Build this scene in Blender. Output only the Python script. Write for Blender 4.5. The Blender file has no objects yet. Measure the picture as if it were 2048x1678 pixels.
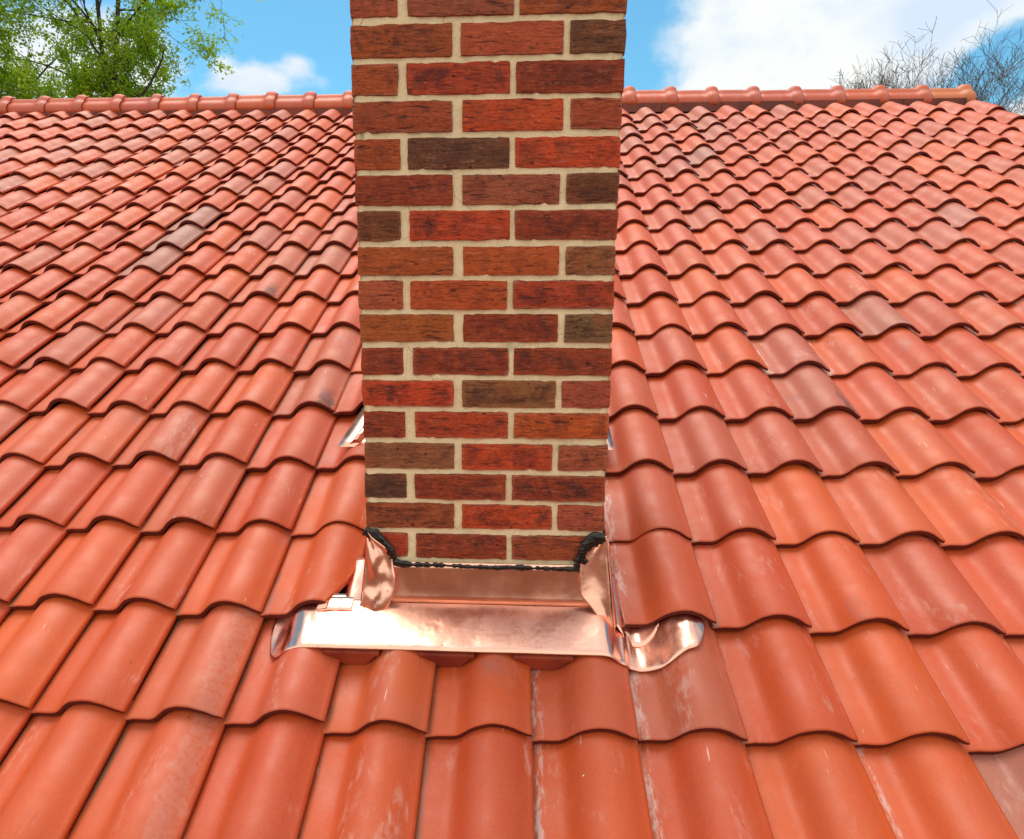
import bpy, math, random
from math import sin, cos, pi, radians, sqrt
from mathutils import Vector, Matrix, noise

# ------------------------------------------------------------------ camera, sky, sun, exposure
scene = bpy.context.scene
CAM = Vector((0.3146, -1.4509, 0.4602))
YAW, PITCH, ROLL, FPX = 0.0586, 0.2157, 0.0008, 1400.0
CX, CY = 1024 - 82.74, 839 + 92.83
fwd = Vector((-sin(YAW) * cos(PITCH), cos(YAW) * cos(PITCH), -sin(PITCH)))
rgt = Vector((cos(YAW), sin(YAW), 0))
upv = rgt.cross(fwd)
r2 = rgt * cos(ROLL) + upv * sin(ROLL)
u2 = -rgt * sin(ROLL) + upv * cos(ROLL)
cam_data = bpy.data.cameras.new("camera")
cam = bpy.data.objects.new("camera", cam_data)
scene.collection.objects.link(cam)
M = Matrix((r2, u2, -fwd)).transposed().to_4x4()
M.translation = CAM
cam.matrix_world = M
cam_data.sensor_width = 36
cam_data.lens = FPX / 2048 * 36
cam_data.shift_x = 82.74 / 2048
cam_data.shift_y = 92.83 / 2048
cam_data.clip_start = 0.02
cam_data.clip_end = 3000
scene.camera = cam
scene.render.resolution_x, scene.render.resolution_y = 1024, 839
scene.view_settings.view_transform = 'Standard'
scene.view_settings.look = 'None'
scene.view_settings.exposure = 0.82
scene.view_settings.gamma = 1.0

def pix(P):
    d = P - CAM
    z = d.dot(fwd)
    if z < 0.05: return None
    return (CX + FPX * d.dot(r2) / z, CY - FPX * d.dot(u2) / z)

SUN_EL, SUN_AZ = radians(68), radians(-25)      # azimuth from +Y (beyond the ridge) towards +X
world = bpy.data.worlds.new("World")
scene.world = world
world.use_nodes = True
nt = world.node_tree
nt.nodes.clear()

class NB:
    """small node-tree builder"""
    def __init__(s, tree): s.t = tree
    def new(s, kind, **kw):
        n = s.t.nodes.new(kind)
        for k, v in kw.items(): setattr(n, k, v)
        return n
    def link(s, a, b): s.t.links.new(a, b)
    def put(s, sock, v):
        if hasattr(v, 'is_linked'): s.link(v, sock)
        else: sock.default_value = v
    def math(s, op, a, b=0.0, c=None, clamp=False):
        n = s.new('ShaderNodeMath', operation=op, use_clamp=clamp)
        s.put(n.inputs[0], a); s.put(n.inputs[1], b)
        if c is not None: s.put(n.inputs[2], c)
        return n.outputs[0]
    def mix(s, f, a, b, mode='MIX'):
        n = s.new('ShaderNodeMix', data_type='RGBA', blend_type=mode)
        s.put(n.inputs[0], f); s.put(n.inputs[6], a); s.put(n.inputs[7], b)
        return n.outputs[2]
    def ramp(s, f, lo, hi, a=0.0, b=1.0, smooth=True):
        n = s.new('ShaderNodeMapRange')
        if smooth: n.interpolation_type = 'SMOOTHSTEP'
        s.put(n.inputs[0], f)
        for i, v in enumerate((lo, hi, a, b)): n.inputs[i + 1].default_value = v
        return n.outputs[0]
    def noise(s, vec, scale, detail=4.0, rough=0.55, dist=0.0, dim='3D'):
        n = s.new('ShaderNodeTexNoise', noise_dimensions=dim)
        if vec is not None: s.link(vec, n.inputs['Vector'])
        n.inputs['Scale'].default_value = scale
        n.inputs['Detail'].default_value = detail
        n.inputs['Roughness'].default_value = rough
        n.inputs['Distortion'].default_value = dist
        return n.outputs[0]
    def vmap(s, vec, scale=(1, 1, 1), rot=(0, 0, 0), loc=(0, 0, 0)):
        n = s.new('ShaderNodeMapping')
        s.link(vec, n.inputs[0])
        n.inputs['Scale'].default_value = scale
        n.inputs['Rotation'].default_value = rot
        n.inputs['Location'].default_value = loc
        return n.outputs[0]

W = NB(nt)
tc = W.new('ShaderNodeTexCoord')
dirv = tc.outputs['Generated']
sep = W.new('ShaderNodeSeparateXYZ'); W.link(dirv, sep.inputs[0])
az = W.math('MULTIPLY', W.math('ARCTAN2', sep.outputs[0], sep.outputs[1]), 180 / pi)
el = W.math('MULTIPLY', W.math('ARCSINE', sep.outputs[2]), 180 / pi)
sky = W.new('ShaderNodeTexSky', sky_type='NISHITA')
sky.sun_disc = False
sky.sun_elevation = SUN_EL
sky.sun_rotation = SUN_AZ
sky.air_density = 1.0; sky.dust_density = 0.6; sky.ozone_density = 1.6
skyc = W.mix(1.0, sky.outputs[0], (0.045, 0.086, 0.088, 1), 'MULTIPLY')

def blob(a, e, sa, se, amp):
    x = W.math('DIVIDE', W.math('SUBTRACT', az, a), sa)
    y = W.math('DIVIDE', W.math('SUBTRACT', el, e), se)
    g = W.math('EXPONENT', W.math('MULTIPLY', W.math('ADD', W.math('MULTIPLY', x, x), W.math('MULTIPLY', y, y)), -1.0))
    return W.math('MULTIPLY', g, amp)
bias = None
for b in [(18, 18, 5.5, 5, .75), (25, 18.5, 6, 3.2, .7), (16, 14, 4.5, 2.5, .5), (23, 14.0, 5, 1.8, .35), (31.0, 14.6, 1.8, 1.1, -.45), (33, 11.4, 2.4, 1.3, .6),
          (28, 12.5, 3, 1.6, .25), (32.5, 18.6, 4, 1.8, .55), (27, 16, 3, 1.5, .3), (8.0, 17.5, 1.7, 4, -.3),
          (-19.0, 15.7, 2.4, 1.0, .58), (-16.0, 17.0, 1.3, .8, .38), (-21.3, 16.8, .9, .7, .25), (-14.3, 16.0, 1.2, .6, .22),
          (-30, 15.3, 6.0, 3.4, .85), (-14, 22, 6, 4, -.2)]:
    g = blob(*b)
    bias = g if bias is None else W.math('ADD', bias, g)
over = W.math('MULTIPLY', W.ramp(el, 26, 52), 0.62)                   # the cloud deck overhead
back = W.math('MULTIPLY', W.ramp(W.math('MULTIPLY', sep.outputs[1], -1.0), -0.25, 0.5), 0.60)
n1 = W.noise(W.vmap(dirv, (1, 1, 1.9)), 5.5, 8, 0.62, 0.35)
n2 = W.noise(dirv, 16, 6, 0.6)
dens = W.math('ADD', W.math('ADD', W.math('MULTIPLY', n1, 1.0), W.math('MULTIPLY', n2, 0.5)), W.math('ADD', bias, W.math('ADD', over, back)))
cl = W.ramp(dens, 0.84, 1.20)
n3 = W.noise(W.vmap(dirv, (1, 1, 2.2), loc=(3, 1, 0)), 4.0, 5, 0.5)
cshade = W.math('ADD', W.math('ADD', W.ramp(n3, 0.45, 0.75), W.ramp(n2, .5, .75, 0, .5)), blob(27.5, 18.3, 3.0, 1.0, .8), clamp=True)
ccol = W.mix(cshade, (0.56, 0.575, 0.56, 1), (0.40, 0.475, 0.57, 1))
bright = W.ramp(el, 24, 70, 1.0, 1.15)
ccol = W.mix(1.0, ccol, bright, 'MULTIPLY')
ccol = W.mix(1.0, ccol, W.mix(W.ramp(sep.outputs[1], -0.15, -0.7), (1, 1, 1, 1), (1.42, 1.30, 1.14, 1)), 'MULTIPLY')   # unseen clouds behind the camera, brightened to fill the chimney front
skyf = W.mix(cl, skyc, ccol)
bg = W.new('ShaderNodeBackground'); W.link(skyf, bg.inputs[0]); bg.inputs[1].default_value = 1.0
wo = W.new('ShaderNodeOutputWorld'); W.link(bg.outputs[0], wo.inputs[0])

sun_d = bpy.data.lights.new("sun", 'SUN')
sun_d.energy = 1.5
sun_d.angle = radians(40)
sun_d.color = (1.0, 0.92, 0.80)
sun = bpy.data.objects.new("sun", sun_d)
scene.collection.objects.link(sun)
sdir = Vector((sin(SUN_AZ) * cos(SUN_EL), cos(SUN_AZ) * cos(SUN_EL), sin(SUN_EL)))
sun.rotation_euler = sdir.to_track_quat('Z', 'Y').to_euler()
sun.location = (0, 0, 30)

# ------------------------------------------------------------------ helpers
def mat(name):
    m = bpy.data.materials.new(name); m.use_nodes = True
    t = m.node_tree; t.nodes.clear()
    nb = NB(t)
    out = nb.new('ShaderNodeOutputMaterial')
    p = nb.new('ShaderNodeBsdfPrincipled')
    nb.link(p.outputs[0], out.inputs[0])
    return m, nb, p, out

def bump(nb, p, h, strength, dist):
    b = nb.new('ShaderNodeBump'); b.inputs['Strength'].default_value = strength
    b.inputs['Distance'].default_value = dist
    nb.link(h, b.inputs['Height']); nb.link(b.outputs[0], p.inputs['Normal'])

class MB:
    def __init__(s): s.v = []; s.f = []; s.m = []; s.c = []; s.c2 = []
    def add(s, verts, faces, mi=0, cols=None, cols2=None):
        o = len(s.v)
        s.v.extend(verts)
        for f in faces: s.f.append(tuple(i + o for i in f))
        if isinstance(mi, list): s.m.extend(mi)
        else: s.m.extend([mi] * len(faces))
        n = len(verts)
        s.c.extend(cols if isinstance(cols, list) else [cols or (1, 1, 1, 1)] * n)
        s.c2.extend(cols2 if isinstance(cols2, list) else [cols2 or (0, 0, 0, 1)] * n)
    def box(s, a, b, mi=0, col=None):
        x0, y0, z0 = a; x1, y1, z1 = b
        vs = [(x0, y0, z0), (x1, y0, z0), (x1, y1, z0), (x0, y1, z0), (x0, y0, z1), (x1, y0, z1), (x1, y1, z1), (x0, y1, z1)]
        s.add(vs, [(0, 3, 2, 1), (4, 5, 6, 7), (0, 1, 5, 4), (1, 2, 6, 5), (2, 3, 7, 6), (3, 0, 4, 7)], mi, col)
    def build(s, name, mats, parent=None, smooth=True, attrs=True, loc=None):
        me = bpy.data.meshes.new(name)
        vv = s.v if loc is None else [tuple(Vector(v) - loc) for v in s.v]
        me.from_pydata(vv, [], s.f)
        for m in (mats if isinstance(mats, list) else [mats]): me.materials.append(m)
        me.polygons.foreach_set('material_index', s.m)
        me.polygons.foreach_set('use_smooth', [smooth] * len(s.f))
        if attrs:
            a = me.color_attributes.new('tint', 'FLOAT_COLOR', 'POINT')
            a.data.foreach_set('color', [x for c in s.c for x in c])
            a = me.color_attributes.new('loc', 'FLOAT_COLOR', 'POINT')
            a.data.foreach_set('color', [x for c in s.c2 for x in c])
        me.update()
        o = bpy.data.objects.new(name, me)
        scene.collection.objects.link(o)
        if loc is not None: o.location = loc
        if parent is not None: o.parent = parent
        return o

def thing(name, label, cat, loc=(0, 0, 0), group=None):
    o = bpy.data.objects.new(name, None)
    o.empty_display_size = 0.2
    scene.collection.objects.link(o)
    o.location = loc
    o['label'] = label; o['category'] = cat
    if group: o['group'] = group
    return o

# roof frame: x along the ridge, s up the slope, n off the roof
A = 0.45918945
O = Vector((-0.24778214, -0.23089216, -0.34734763))
TW, TG = 0.20244216, 0.26834144
ca, sa_ = cos(A), sin(A)
def R(x, s, n): return Vector((x, O.y + s * ca - n * sa_, O.z + s * sa_ + n * ca))
def KX(k): return O.x + k * TW

# ------------------------------------------------------------------ materials
def clay_material(name, dark=False):
    m, nb, p, out = mat(name)
    at = nb.new('ShaderNodeAttribute', attribute_name='tint')
    lo = nb.new('ShaderNodeAttribute', attribute_name='loc')
    sp = nb.new('ShaderNodeSeparateColor'); nb.link(at.outputs['Color'], sp.inputs[0])
    light, grey, seed = sp.outputs
    tcn = nb.new('ShaderNodeTexCoord'); pos = tcn.outputs['Object']
    aligned = nb.vmap(pos, rot=(-A, 0, 0))
    offs = nb.new('ShaderNodeCombineXYZ')
    nb.link(nb.math('MULTIPLY', seed, 37.0), offs.inputs[2])
    nb.link(nb.math('MULTIPLY', seed, 11.0), offs.inputs[0])
    vadd = nb.new('ShaderNodeVectorMath', operation='ADD'); nb.link(aligned, vadd.inputs[0]); nb.link(offs.outputs[0], vadd.inputs[1])
    v = vadd.outputs[0]
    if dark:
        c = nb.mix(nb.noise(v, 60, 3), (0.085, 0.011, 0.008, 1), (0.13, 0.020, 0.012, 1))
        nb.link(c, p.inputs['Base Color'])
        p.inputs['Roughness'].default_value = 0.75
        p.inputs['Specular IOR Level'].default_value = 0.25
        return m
    base = nb.mix(light, (0.45, 0.045, 0.002, 1), (0.57, 0.084, 0.006, 1))
    base = nb.mix(nb.ramp(seed, 0.55, 1.0), base, (0.51, 0.066, 0.016, 1))
    big = nb.noise(v, 7, 4, 0.55)
    base = nb.mix(nb.ramp(big, 0.35, 0.7, 0, 0.5), base, (0.46, 0.072, 0.020, 1))
    greyc = nb.mix(nb.noise(v, 14, 3), (0.25, 0.105, 0.078, 1), (0.36, 0.16, 0.12, 1))
    gf = nb.math('MULTIPLY', grey, nb.ramp(nb.noise(v, 9, 3, .5), 0.2, 0.6, 0.75, 1.0))
    base = nb.mix(gf, base, greyc)
    # fine clay mottling
    base = nb.mix(nb.ramp(nb.noise(v, 170, 3, .6), 0.35, 0.75, 0, 0.12), base, (0.70, 0.18, 0.06, 1))
    base = nb.mix(nb.ramp(nb.noise(v, 420, 2, .6), .60, .74, 0, .25), base, (0.26, 0.035, 0.012, 1))
    # pale lime bloom and rubbed scuffs, stretched down the slope
    vs = nb.vmap(v, (1.0, 0.35, 1.0))
    m1 = nb.ramp(nb.noise(vs, 11, 5, .65, .6), 0.54, 0.72)
    m1b = nb.ramp(nb.noise(vs, 75, 4, .7), 0.42, 0.66)
    scuff = nb.math('MULTIPLY', nb.math('MULTIPLY', m1, m1b), 0.42)
    base = nb.mix(scuff, base, (0.66, 0.44, 0.38, 1))
    # purple-brown firing stain
    m2 = nb.ramp(nb.noise(nb.vmap(v, (1, .5, 1), loc=(5, 2, 1)), 9, 5, .6, .4), 0.62, 0.78, 0, 0.5)
    base = nb.mix(m2, base, (0.27, 0.10, 0.09, 1))
    # fine scratches
    def scratch(rot, sc, th, loc):
        q = nb.vmap(v, (1, 0.045, 1), rot=(0, 0, rot), loc=loc)
        q2 = nb.noise(q, sc, 2, .5)
        gate = nb.ramp(nb.noise(nb.vmap(v, loc=loc), 13, 2), 0.55, 0.66)
        return nb.math('MULTIPLY', nb.ramp(q2, th, th + 0.03), gate)
    base = nb.mix(nb.math('MULTIPLY', scratch(0.5, 140, .70, (1, 3, 2)), .6), base, (0.80, 0.55, 0.45, 1))
    base = nb.mix(nb.math('MULTIPLY', scratch(-0.9, 120, .71, (7, 1, 4)), .6), base, (0.20, 0.05, 0.03, 1))
    # specks of mortar and dirt
    vo = nb.new('ShaderNodeTexVoronoi'); nb.link(v, vo.inputs['Vector']); vo.inputs['Scale'].default_value = 26
    sp1 = nb.ramp(nb.math('ADD', vo.outputs['Distance'], nb.math('MULTIPLY', nb.noise(v, 160, 2), 0.10)), 0.105, 0.085)
    cc = nb.new('ShaderNodeSeparateColor'); nb.link(vo.outputs['Color'], cc.inputs[0])
    base = nb.mix(nb.math('MULTIPLY', sp1, nb.ramp(cc.outputs[0], .90, .92)), base, (0.75, 0.66, 0.56, 1))
    base = nb.mix(nb.math('MULTIPLY', sp1, nb.ramp(cc.outputs[1], .80, .83)), base, (0.13, 0.045, 0.03, 1))
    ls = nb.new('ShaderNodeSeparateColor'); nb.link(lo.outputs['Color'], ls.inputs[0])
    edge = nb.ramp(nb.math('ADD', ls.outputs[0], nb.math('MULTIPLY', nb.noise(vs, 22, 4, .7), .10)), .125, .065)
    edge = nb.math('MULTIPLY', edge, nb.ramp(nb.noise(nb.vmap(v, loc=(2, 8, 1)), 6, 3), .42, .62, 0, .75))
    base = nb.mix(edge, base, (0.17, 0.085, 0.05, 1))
    mk = nb.math('SUBTRACT', 1.0, at.outputs['Alpha'])
    U, V_ = ls.outputs[0], ls.outputs[1]
    wob = nb.math('MULTIPLY', nb.math('SUBTRACT', nb.noise(v, 30, 5, .7), .5), .30)
    isp = nb.math('COMPARE', mk, 0.5, 0.1); isc = nb.math('COMPARE', mk, 1.0, 0.1); isd = nb.math('COMPARE', mk, 0.25, 0.1)
    band = nb.math('MULTIPLY', nb.ramp(nb.math('ADD', U, wob), .72, .78), nb.ramp(nb.math('ADD', U, wob), .97, .92))
    band = nb.math('MULTIPLY', band, nb.ramp(nb.noise(v, 90, 4, .7), .30, .55))
    base = nb.mix(nb.math('MULTIPLY', nb.math('MULTIPLY', band, isp), .5), base, (0.48, 0.18, 0.13, 1))
    base = nb.mix(nb.math('MULTIPLY', nb.math('MULTIPLY', nb.math('MULTIPLY', band, isd), nb.ramp(V_, .45, .1)), .85), base, (0.10, 0.035, 0.03, 1))
    ch = nb.math('MULTIPLY', nb.ramp(nb.math('ADD', U, nb.math('MULTIPLY', wob, .35)), .14, .09), nb.ramp(nb.noise(nb.vmap(v, (1, .25, 1)), 60, 5, .75), .46, .60))
    base = nb.mix(nb.math('MULTIPLY', nb.math('MULTIPLY', ch, isc), .55), base, (0.66, 0.50, 0.46, 1))
    nb.link(base, p.inputs['Base Color'])
    rr = nb.math('ADD', nb.ramp(nb.noise(v, 12, 4), 0.3, 0.7, 0.47, 0.62), nb.math('MULTIPLY', scuff, 0.3))
    nb.link(rr, p.inputs['Roughness'])
    p.inputs['Specular IOR Level'].default_value = 0.58
    h = nb.math('ADD', nb.math('MULTIPLY', nb.noise(v, 26, 3), 1.0), nb.math('MULTIPLY', nb.noise(v, 420, 3, .6), 0.12))
    bump(nb, p, h, 0.4, 0.0022)
    return m
CLAY = clay_material('fired_clay')
CLAY_END = clay_material('shaded_clay_edge', True)  # tile lower ends and undersides: lip shade put into a darker clay colour

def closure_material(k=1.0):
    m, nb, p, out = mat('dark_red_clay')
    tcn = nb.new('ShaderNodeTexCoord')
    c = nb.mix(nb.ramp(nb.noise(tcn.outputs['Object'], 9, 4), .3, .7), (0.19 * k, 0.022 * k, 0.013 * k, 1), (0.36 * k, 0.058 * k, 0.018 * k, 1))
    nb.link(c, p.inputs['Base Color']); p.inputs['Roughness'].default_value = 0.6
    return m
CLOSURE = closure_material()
CLOSURE_SHADED = closure_material(.55)  # ridge strip: closure clay darkened, shade below the ridge put into its colour

def ridge_material():
    m, nb, p, out = mat('ridge_clay')
    at = nb.new('ShaderNodeAttribute', attribute_name='tint')
    sp = nb.new('ShaderNodeSeparateColor'); nb.link(at.outputs['Color'], sp.inputs[0])
    tcn = nb.new('ShaderNodeTexCoord'); v = tcn.outputs['Object']
    base = nb.mix(sp.outputs[0], (0.46, 0.080, 0.040, 1), (0.54, 0.095, 0.025, 1))
    base = nb.mix(sp.outputs[1], base, (0.52, 0.14, 0.035, 1))
    base = nb.mix(nb.ramp(nb.noise(v, 14, 5, .6), .5, .75, 0, .5), base, (0.40, 0.20, 0.16, 1))
    # thin pale drips of mortar
    q = nb.noise(nb.vmap(v, (1, .02, .06)), 34, 2, .5, .25)
    gate = nb.ramp(nb.noise(v, 2.2, 2), .60, .64)
    base = nb.mix(nb.math('MULTIPLY', nb.ramp(q, .735, .75), gate), base, (0.85, 0.80, 0.72, 1))
    nb.link(base, p.inputs['Base Color'])
    p.inputs['Roughness'].default_value = 0.5
    bump(nb, p, nb.noise(v, 60, 4), 0.3, 0.003)
    return m
RIDGE = ridge_material()

def brick_material():
    m, nb, p, out = mat('brick')
    at = nb.new('ShaderNodeAttribute', attribute_name='tint')
    lo = nb.new('ShaderNodeAttribute', attribute_name='loc')
    sp = nb.new('ShaderNodeSeparateColor'); nb.link(lo.outputs['Color'], sp.inputs[0])
    rim, seed, blot = sp.outputs
    tcn = nb.new('ShaderNodeTexCoord')
    off = nb.new('ShaderNodeCombineXYZ'); nb.link(nb.math('MULTIPLY', seed, 23.0), off.inputs[1])
    va = nb.new('ShaderNodeVectorMath', operation='ADD'); nb.link(tcn.outputs['Object'], va.inputs[0]); nb.link(off.outputs[0], va.inputs[1])
    v = va.outputs[0]
    base = nb.mix(1.0, at.outputs['Color'], (1.38, 1.20, 0.80, 1), 'MULTIPLY')
    n1 = nb.noise(v, 24, 5, .65, .5)
    base = nb.mix(nb.ramp(n1, .38, .72, 0, .45), base, nb.mix(1.0, base, (0.45, 0.34, 0.36, 1), 'MULTIPLY'))
    # dark scorched heart
    heart = nb.math('MULTIPLY', nb.ramp(nb.noise(v, 17, 5, .65, .8), .42, .64), nb.math('MULTIPLY', nb.ramp(rim, .75, .15), blot))
    base = nb.mix(nb.math('MULTIPLY', heart, .85), base, (0.055, 0.012, 0.012, 1))
    # orange flush
    base = nb.mix(nb.ramp(nb.noise(nb.vmap(v, loc=(4, 4, 4)), 15, 3), .52, .74, 0, .45), base, (0.42, 0.085, 0.022, 1))
    # pale dusty rim
    rf = nb.math('MULTIPLY', nb.ramp(nb.math('ADD', rim, nb.math('MULTIPLY', nb.noise(v, 45, 3), .6)), 1.0, 1.35), nb.ramp(seed, .25, .8, .05, .6))
    base = nb.mix(rf, base, (0.36, 0.17, 0.11, 1))
    # drag lines
    dl = nb.noise(nb.vmap(v, (0.22, 1, 1.35), rot=(0, 0.08, 0)), 120, 5, .68, .9)
    base = nb.mix(nb.ramp(dl, .53, .66, 0, .85), base, (0.04, 0.010, 0.007, 1))
    fl = nb.noise(nb.vmap(v, (.5, 1, 1), loc=(1, 6, 3)), 210, 5, .75, .6)
    base = nb.mix(nb.ramp(fl, .52, .66, 0, .55), base, (0.06, 0.014, 0.010, 1))
    base = nb.mix(nb.ramp(fl, .44, .34, 0, .35), base, (0.55, 0.20, 0.12, 1))
    base = nb.mix(nb.ramp(dl, .42, .30, 0, .42), base, (0.50, 0.22, 0.15, 1))
    # green-grey grime
    base = nb.mix(nb.ramp(nb.noise(nb.vmap(v, loc=(9, 0, 2)), 10, 4, .6), .60, .76, 0, .35), base, (0.11, 0.05, 0.025, 1))
    # black pits
    vo = nb.new('ShaderNodeTexVoronoi'); nb.link(nb.vmap(v, (.6, 1, 1)), vo.inputs['Vector']); vo.inputs['Scale'].default_value = 55
    pit = nb.ramp(nb.math('ADD', vo.outputs['Distance'], nb.math('MULTIPLY', nb.noise(v, 90, 3), .35)), .30, .22)
    pcs = nb.new('ShaderNodeSeparateColor'); nb.link(vo.outputs['Color'], pcs.inputs[0])
    pit = nb.math('MULTIPLY', pit, nb.ramp(pcs.outputs[0], .80, .83))
    base = nb.mix(nb.math('MULTIPLY', pit, .8), base, (0.02, 0.007, 0.006, 1))
    nb.link(base, p.inputs['Base Color'])
    p.inputs['Roughness'].default_value = 0.72
    p.inputs['Specular IOR Level'].default_value = 0.35
    h = nb.math('SUBTRACT', nb.math('ADD', nb.math('MULTIPLY', dl, -1.3), nb.math('MULTIPLY', nb.noise(v, 300, 3, .6), .3)), nb.math('MULTIPLY', pit, 1.2))
    bump(nb, p, h, 1.0, 0.0042)
    return m
BRICK = brick_material()

def mortar_material():
    m, nb, p, out = mat('mortar')
    tcn = nb.new('ShaderNodeTexCoord'); v = tcn.outputs['Object']
    c = nb.mix(nb.noise(v, 22, 4), (0.74, 0.58, 0.34, 1), (0.88, 0.73, 0.49, 1))
    c = nb.mix(nb.ramp(nb.noise(v, 260, 3, .7), .5, .75, 0, .5), c, (0.33, 0.27, 0.17, 1))
    c = nb.mix(nb.ramp(nb.noise(nb.vmap(v, loc=(3, 3, 3)), 9, 4, .7), .60, .75, 0, .5), c, (0.24, 0.21, 0.13, 1))
    vo = nb.new('ShaderNodeTexVoronoi', feature='DISTANCE_TO_EDGE'); nb.link(v, vo.inputs['Vector']); vo.inputs['Scale'].default_value = 7
    c = nb.mix(nb.ramp(vo.outputs[0], .004, .001, 0, .45), c, (0.12, 0.09, 0.06, 1))
    nb.link(c, p.inputs['Base Color']); p.inputs['Roughness'].default_value = 0.9
    bump(nb, p, nb.math('ADD', nb.noise(v, 240, 4, .7), nb.math('MULTIPLY', nb.noise(v, 40, 3), 1.5)), 0.7, 0.0025)
    return m
MORTAR = mortar_material()

def copper_material():
    m, nb, p, out = mat('copper_sheet')
    tcn = nb.new('ShaderNodeTexCoord'); v = tcn.outputs['Object']
    c = nb.mix(nb.noise(v, 9, 4), (0.92, 0.47, 0.33, 1), (0.93, 0.54, 0.43, 1))
    c = nb.mix(nb.ramp(nb.noise(v, 30, 5, .7, .5), .56, .74, 0, .35), c, (0.66, 0.30, 0.17, 1))
    st = nb.noise(nb.vmap(v, (.12, 1, 1)), 60, 4, .6, .5)
    c = nb.mix(nb.ramp(st, .55, .8, 0, .35), c, (0.98, 0.80, 0.72, 1))
    vo = nb.new('ShaderNodeTexVoronoi'); nb.link(v, vo.inputs['Vector']); vo.inputs['Scale'].default_value = 38
    sp1 = nb.ramp(nb.math('ADD', vo.outputs['Distance'], nb.math('MULTIPLY', nb.noise(v, 150, 3), .3)), .30, .20)
    pc = nb.new('ShaderNodeSeparateColor'); nb.link(vo.outputs['Color'], pc.inputs[0])
    sp1 = nb.math('MULTIPLY', sp1, nb.ramp(pc.outputs[0], .80, .84))
    c = nb.mix(nb.math('MULTIPLY', sp1, .6), c, (0.42, 0.24, 0.17, 1))
    nb.link(c, p.inputs['Base Color'])
    p.inputs['Metallic'].default_value = 1.0
    r = nb.math('ADD', nb.ramp(nb.noise(v, 14, 5, .6), .3, .75, .17, .35), nb.math('MULTIPLY', sp1, .3))
    nb.link(r, p.inputs['Roughness'])
    bump(nb, p, nb.math('ADD', nb.noise(v, 13, 3), nb.math('MULTIPLY', st, .05)), 0.35, 0.004)
    return m
COPPER = copper_material()

def sealant_material():
    m, nb, p, out = mat('black_sealant')
    tcn = nb.new('ShaderNodeTexCoord'); v = tcn.outputs['Object']
    p.inputs['Base Color'].default_value = (0.008, 0.007, 0.007, 1)
    p.inputs['Roughness'].default_value = 0.16
    bump(nb, p, nb.noise(nb.vmap(v, (.5, 1, 1)), 110, 3, .5, .6), 0.8, 0.003)
    return m
SEAL = sealant_material()

def simple(name, col, rough=.9, var=None, scale=5):
    m, nb, p, out = mat(name)
    if var:
        tcn = nb.new('ShaderNodeTexCoord')
        nb.link(nb.mix(nb.noise(tcn.outputs['Object'], scale, 5), col + (1,), var + (1,)), p.inputs['Base Color'])
    else: p.inputs['Base Color'].default_value = col + (1,)
    p.inputs['Roughness'].default_value = rough
    return m
BARK = simple('bark', (0.035, 0.028, 0.025), .9, (0.085, 0.07, 0.055), 9)
BARK_GREY = simple('grey_bark', (0.10, 0.08, 0.075), .9, (0.18, 0.15, 0.14), 9)
GRASS = simple('bare_soil', (0.09, 0.032, 0.014), .95, (0.15, 0.06, 0.026), 1.3)
UNDER = simple('roof_underlay', (0.03, 0.02, 0.018), .9)
WALLM = simple('rendered_wall', (0.40, 0.33, 0.26), .9, (0.48, 0.42, 0.34), 4)

def leaf_material(name, c1, c2):
    m, nb, p, out = mat(name)
    at = nb.new('ShaderNodeAttribute', attribute_name='tint')
    sp = nb.new('ShaderNodeSeparateColor'); nb.link(at.outputs['Color'], sp.inputs[0])
    c = nb.mix(sp.outputs[0], c1 + (1,), c2 + (1,))
    nb.link(c, p.inputs['Base Color']); p.inputs['Roughness'].default_value = 0.5
    tr = nb.new('ShaderNodeBsdfTranslucent'); nb.link(nb.mix(1.0, c, (1.35, 1.35, .7, 1), 'MULTIPLY'), tr.inputs[0])
    mx = nb.new('ShaderNodeMixShader'); mx.inputs[0].default_value = 0.5
    nb.link(p.outputs[0], mx.inputs[1]); nb.link(tr.outputs[0], mx.inputs[2]); nb.link(mx.outputs[0], out.inputs[0])
    return m
LEAF = leaf_material('spring_leaves', (0.15, 0.32, 0.012), (0.48, 0.64, 0.03))

# ------------------------------------------------------------------ ground
g = MB()
GZ = -3.7
g.add([(-900, -900, GZ), (900, -900, GZ), (900, 900, GZ), (-900, 900, GZ)], [(0, 1, 2, 3)])
go = g.build('ground', GRASS, attrs=False)
go['kind'] = 'structure'; go['label'] = 'bare reddish soil around the house below the roof'

# ------------------------------------------------------------------ roof
roof = thing('tiled_roof', 'orange red clay tile roof slope with ridge, running past the brick chimney', 'roof', R(0, 0, 0))
RL = Vector(roof.location)

PROF = [(0.0, 0.0), (.10, 0.0), (.20, 0.0), (.26, .0006), (.30, .0032), (.34, .0085), (.38, .0155), (.42, .0225), (.46, .0282), (.51, .0328), (.56, .0360), (.61, .0379),
        (.66, .0382), (.72, .0368), (.78, .0335), (.84, .0288), (.89, .0243), (.94, .0192), (.98, .0155), (1.012, .0132)]
PROF = [(u_, h_ * 1.30 if u_ < .85 else h_ * (1.30 - .30 * (u_ - .85) / .162)) for u_, h_ in PROF]
def prof(u):
    if u <= 0: return 0.0
    for (a, ha), (b, hb) in zip(PROF, PROF[1:]):
        if u <= b: return ha + (hb - ha) * (u - a) / (b - a)
    return PROF[-1][1]

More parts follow.
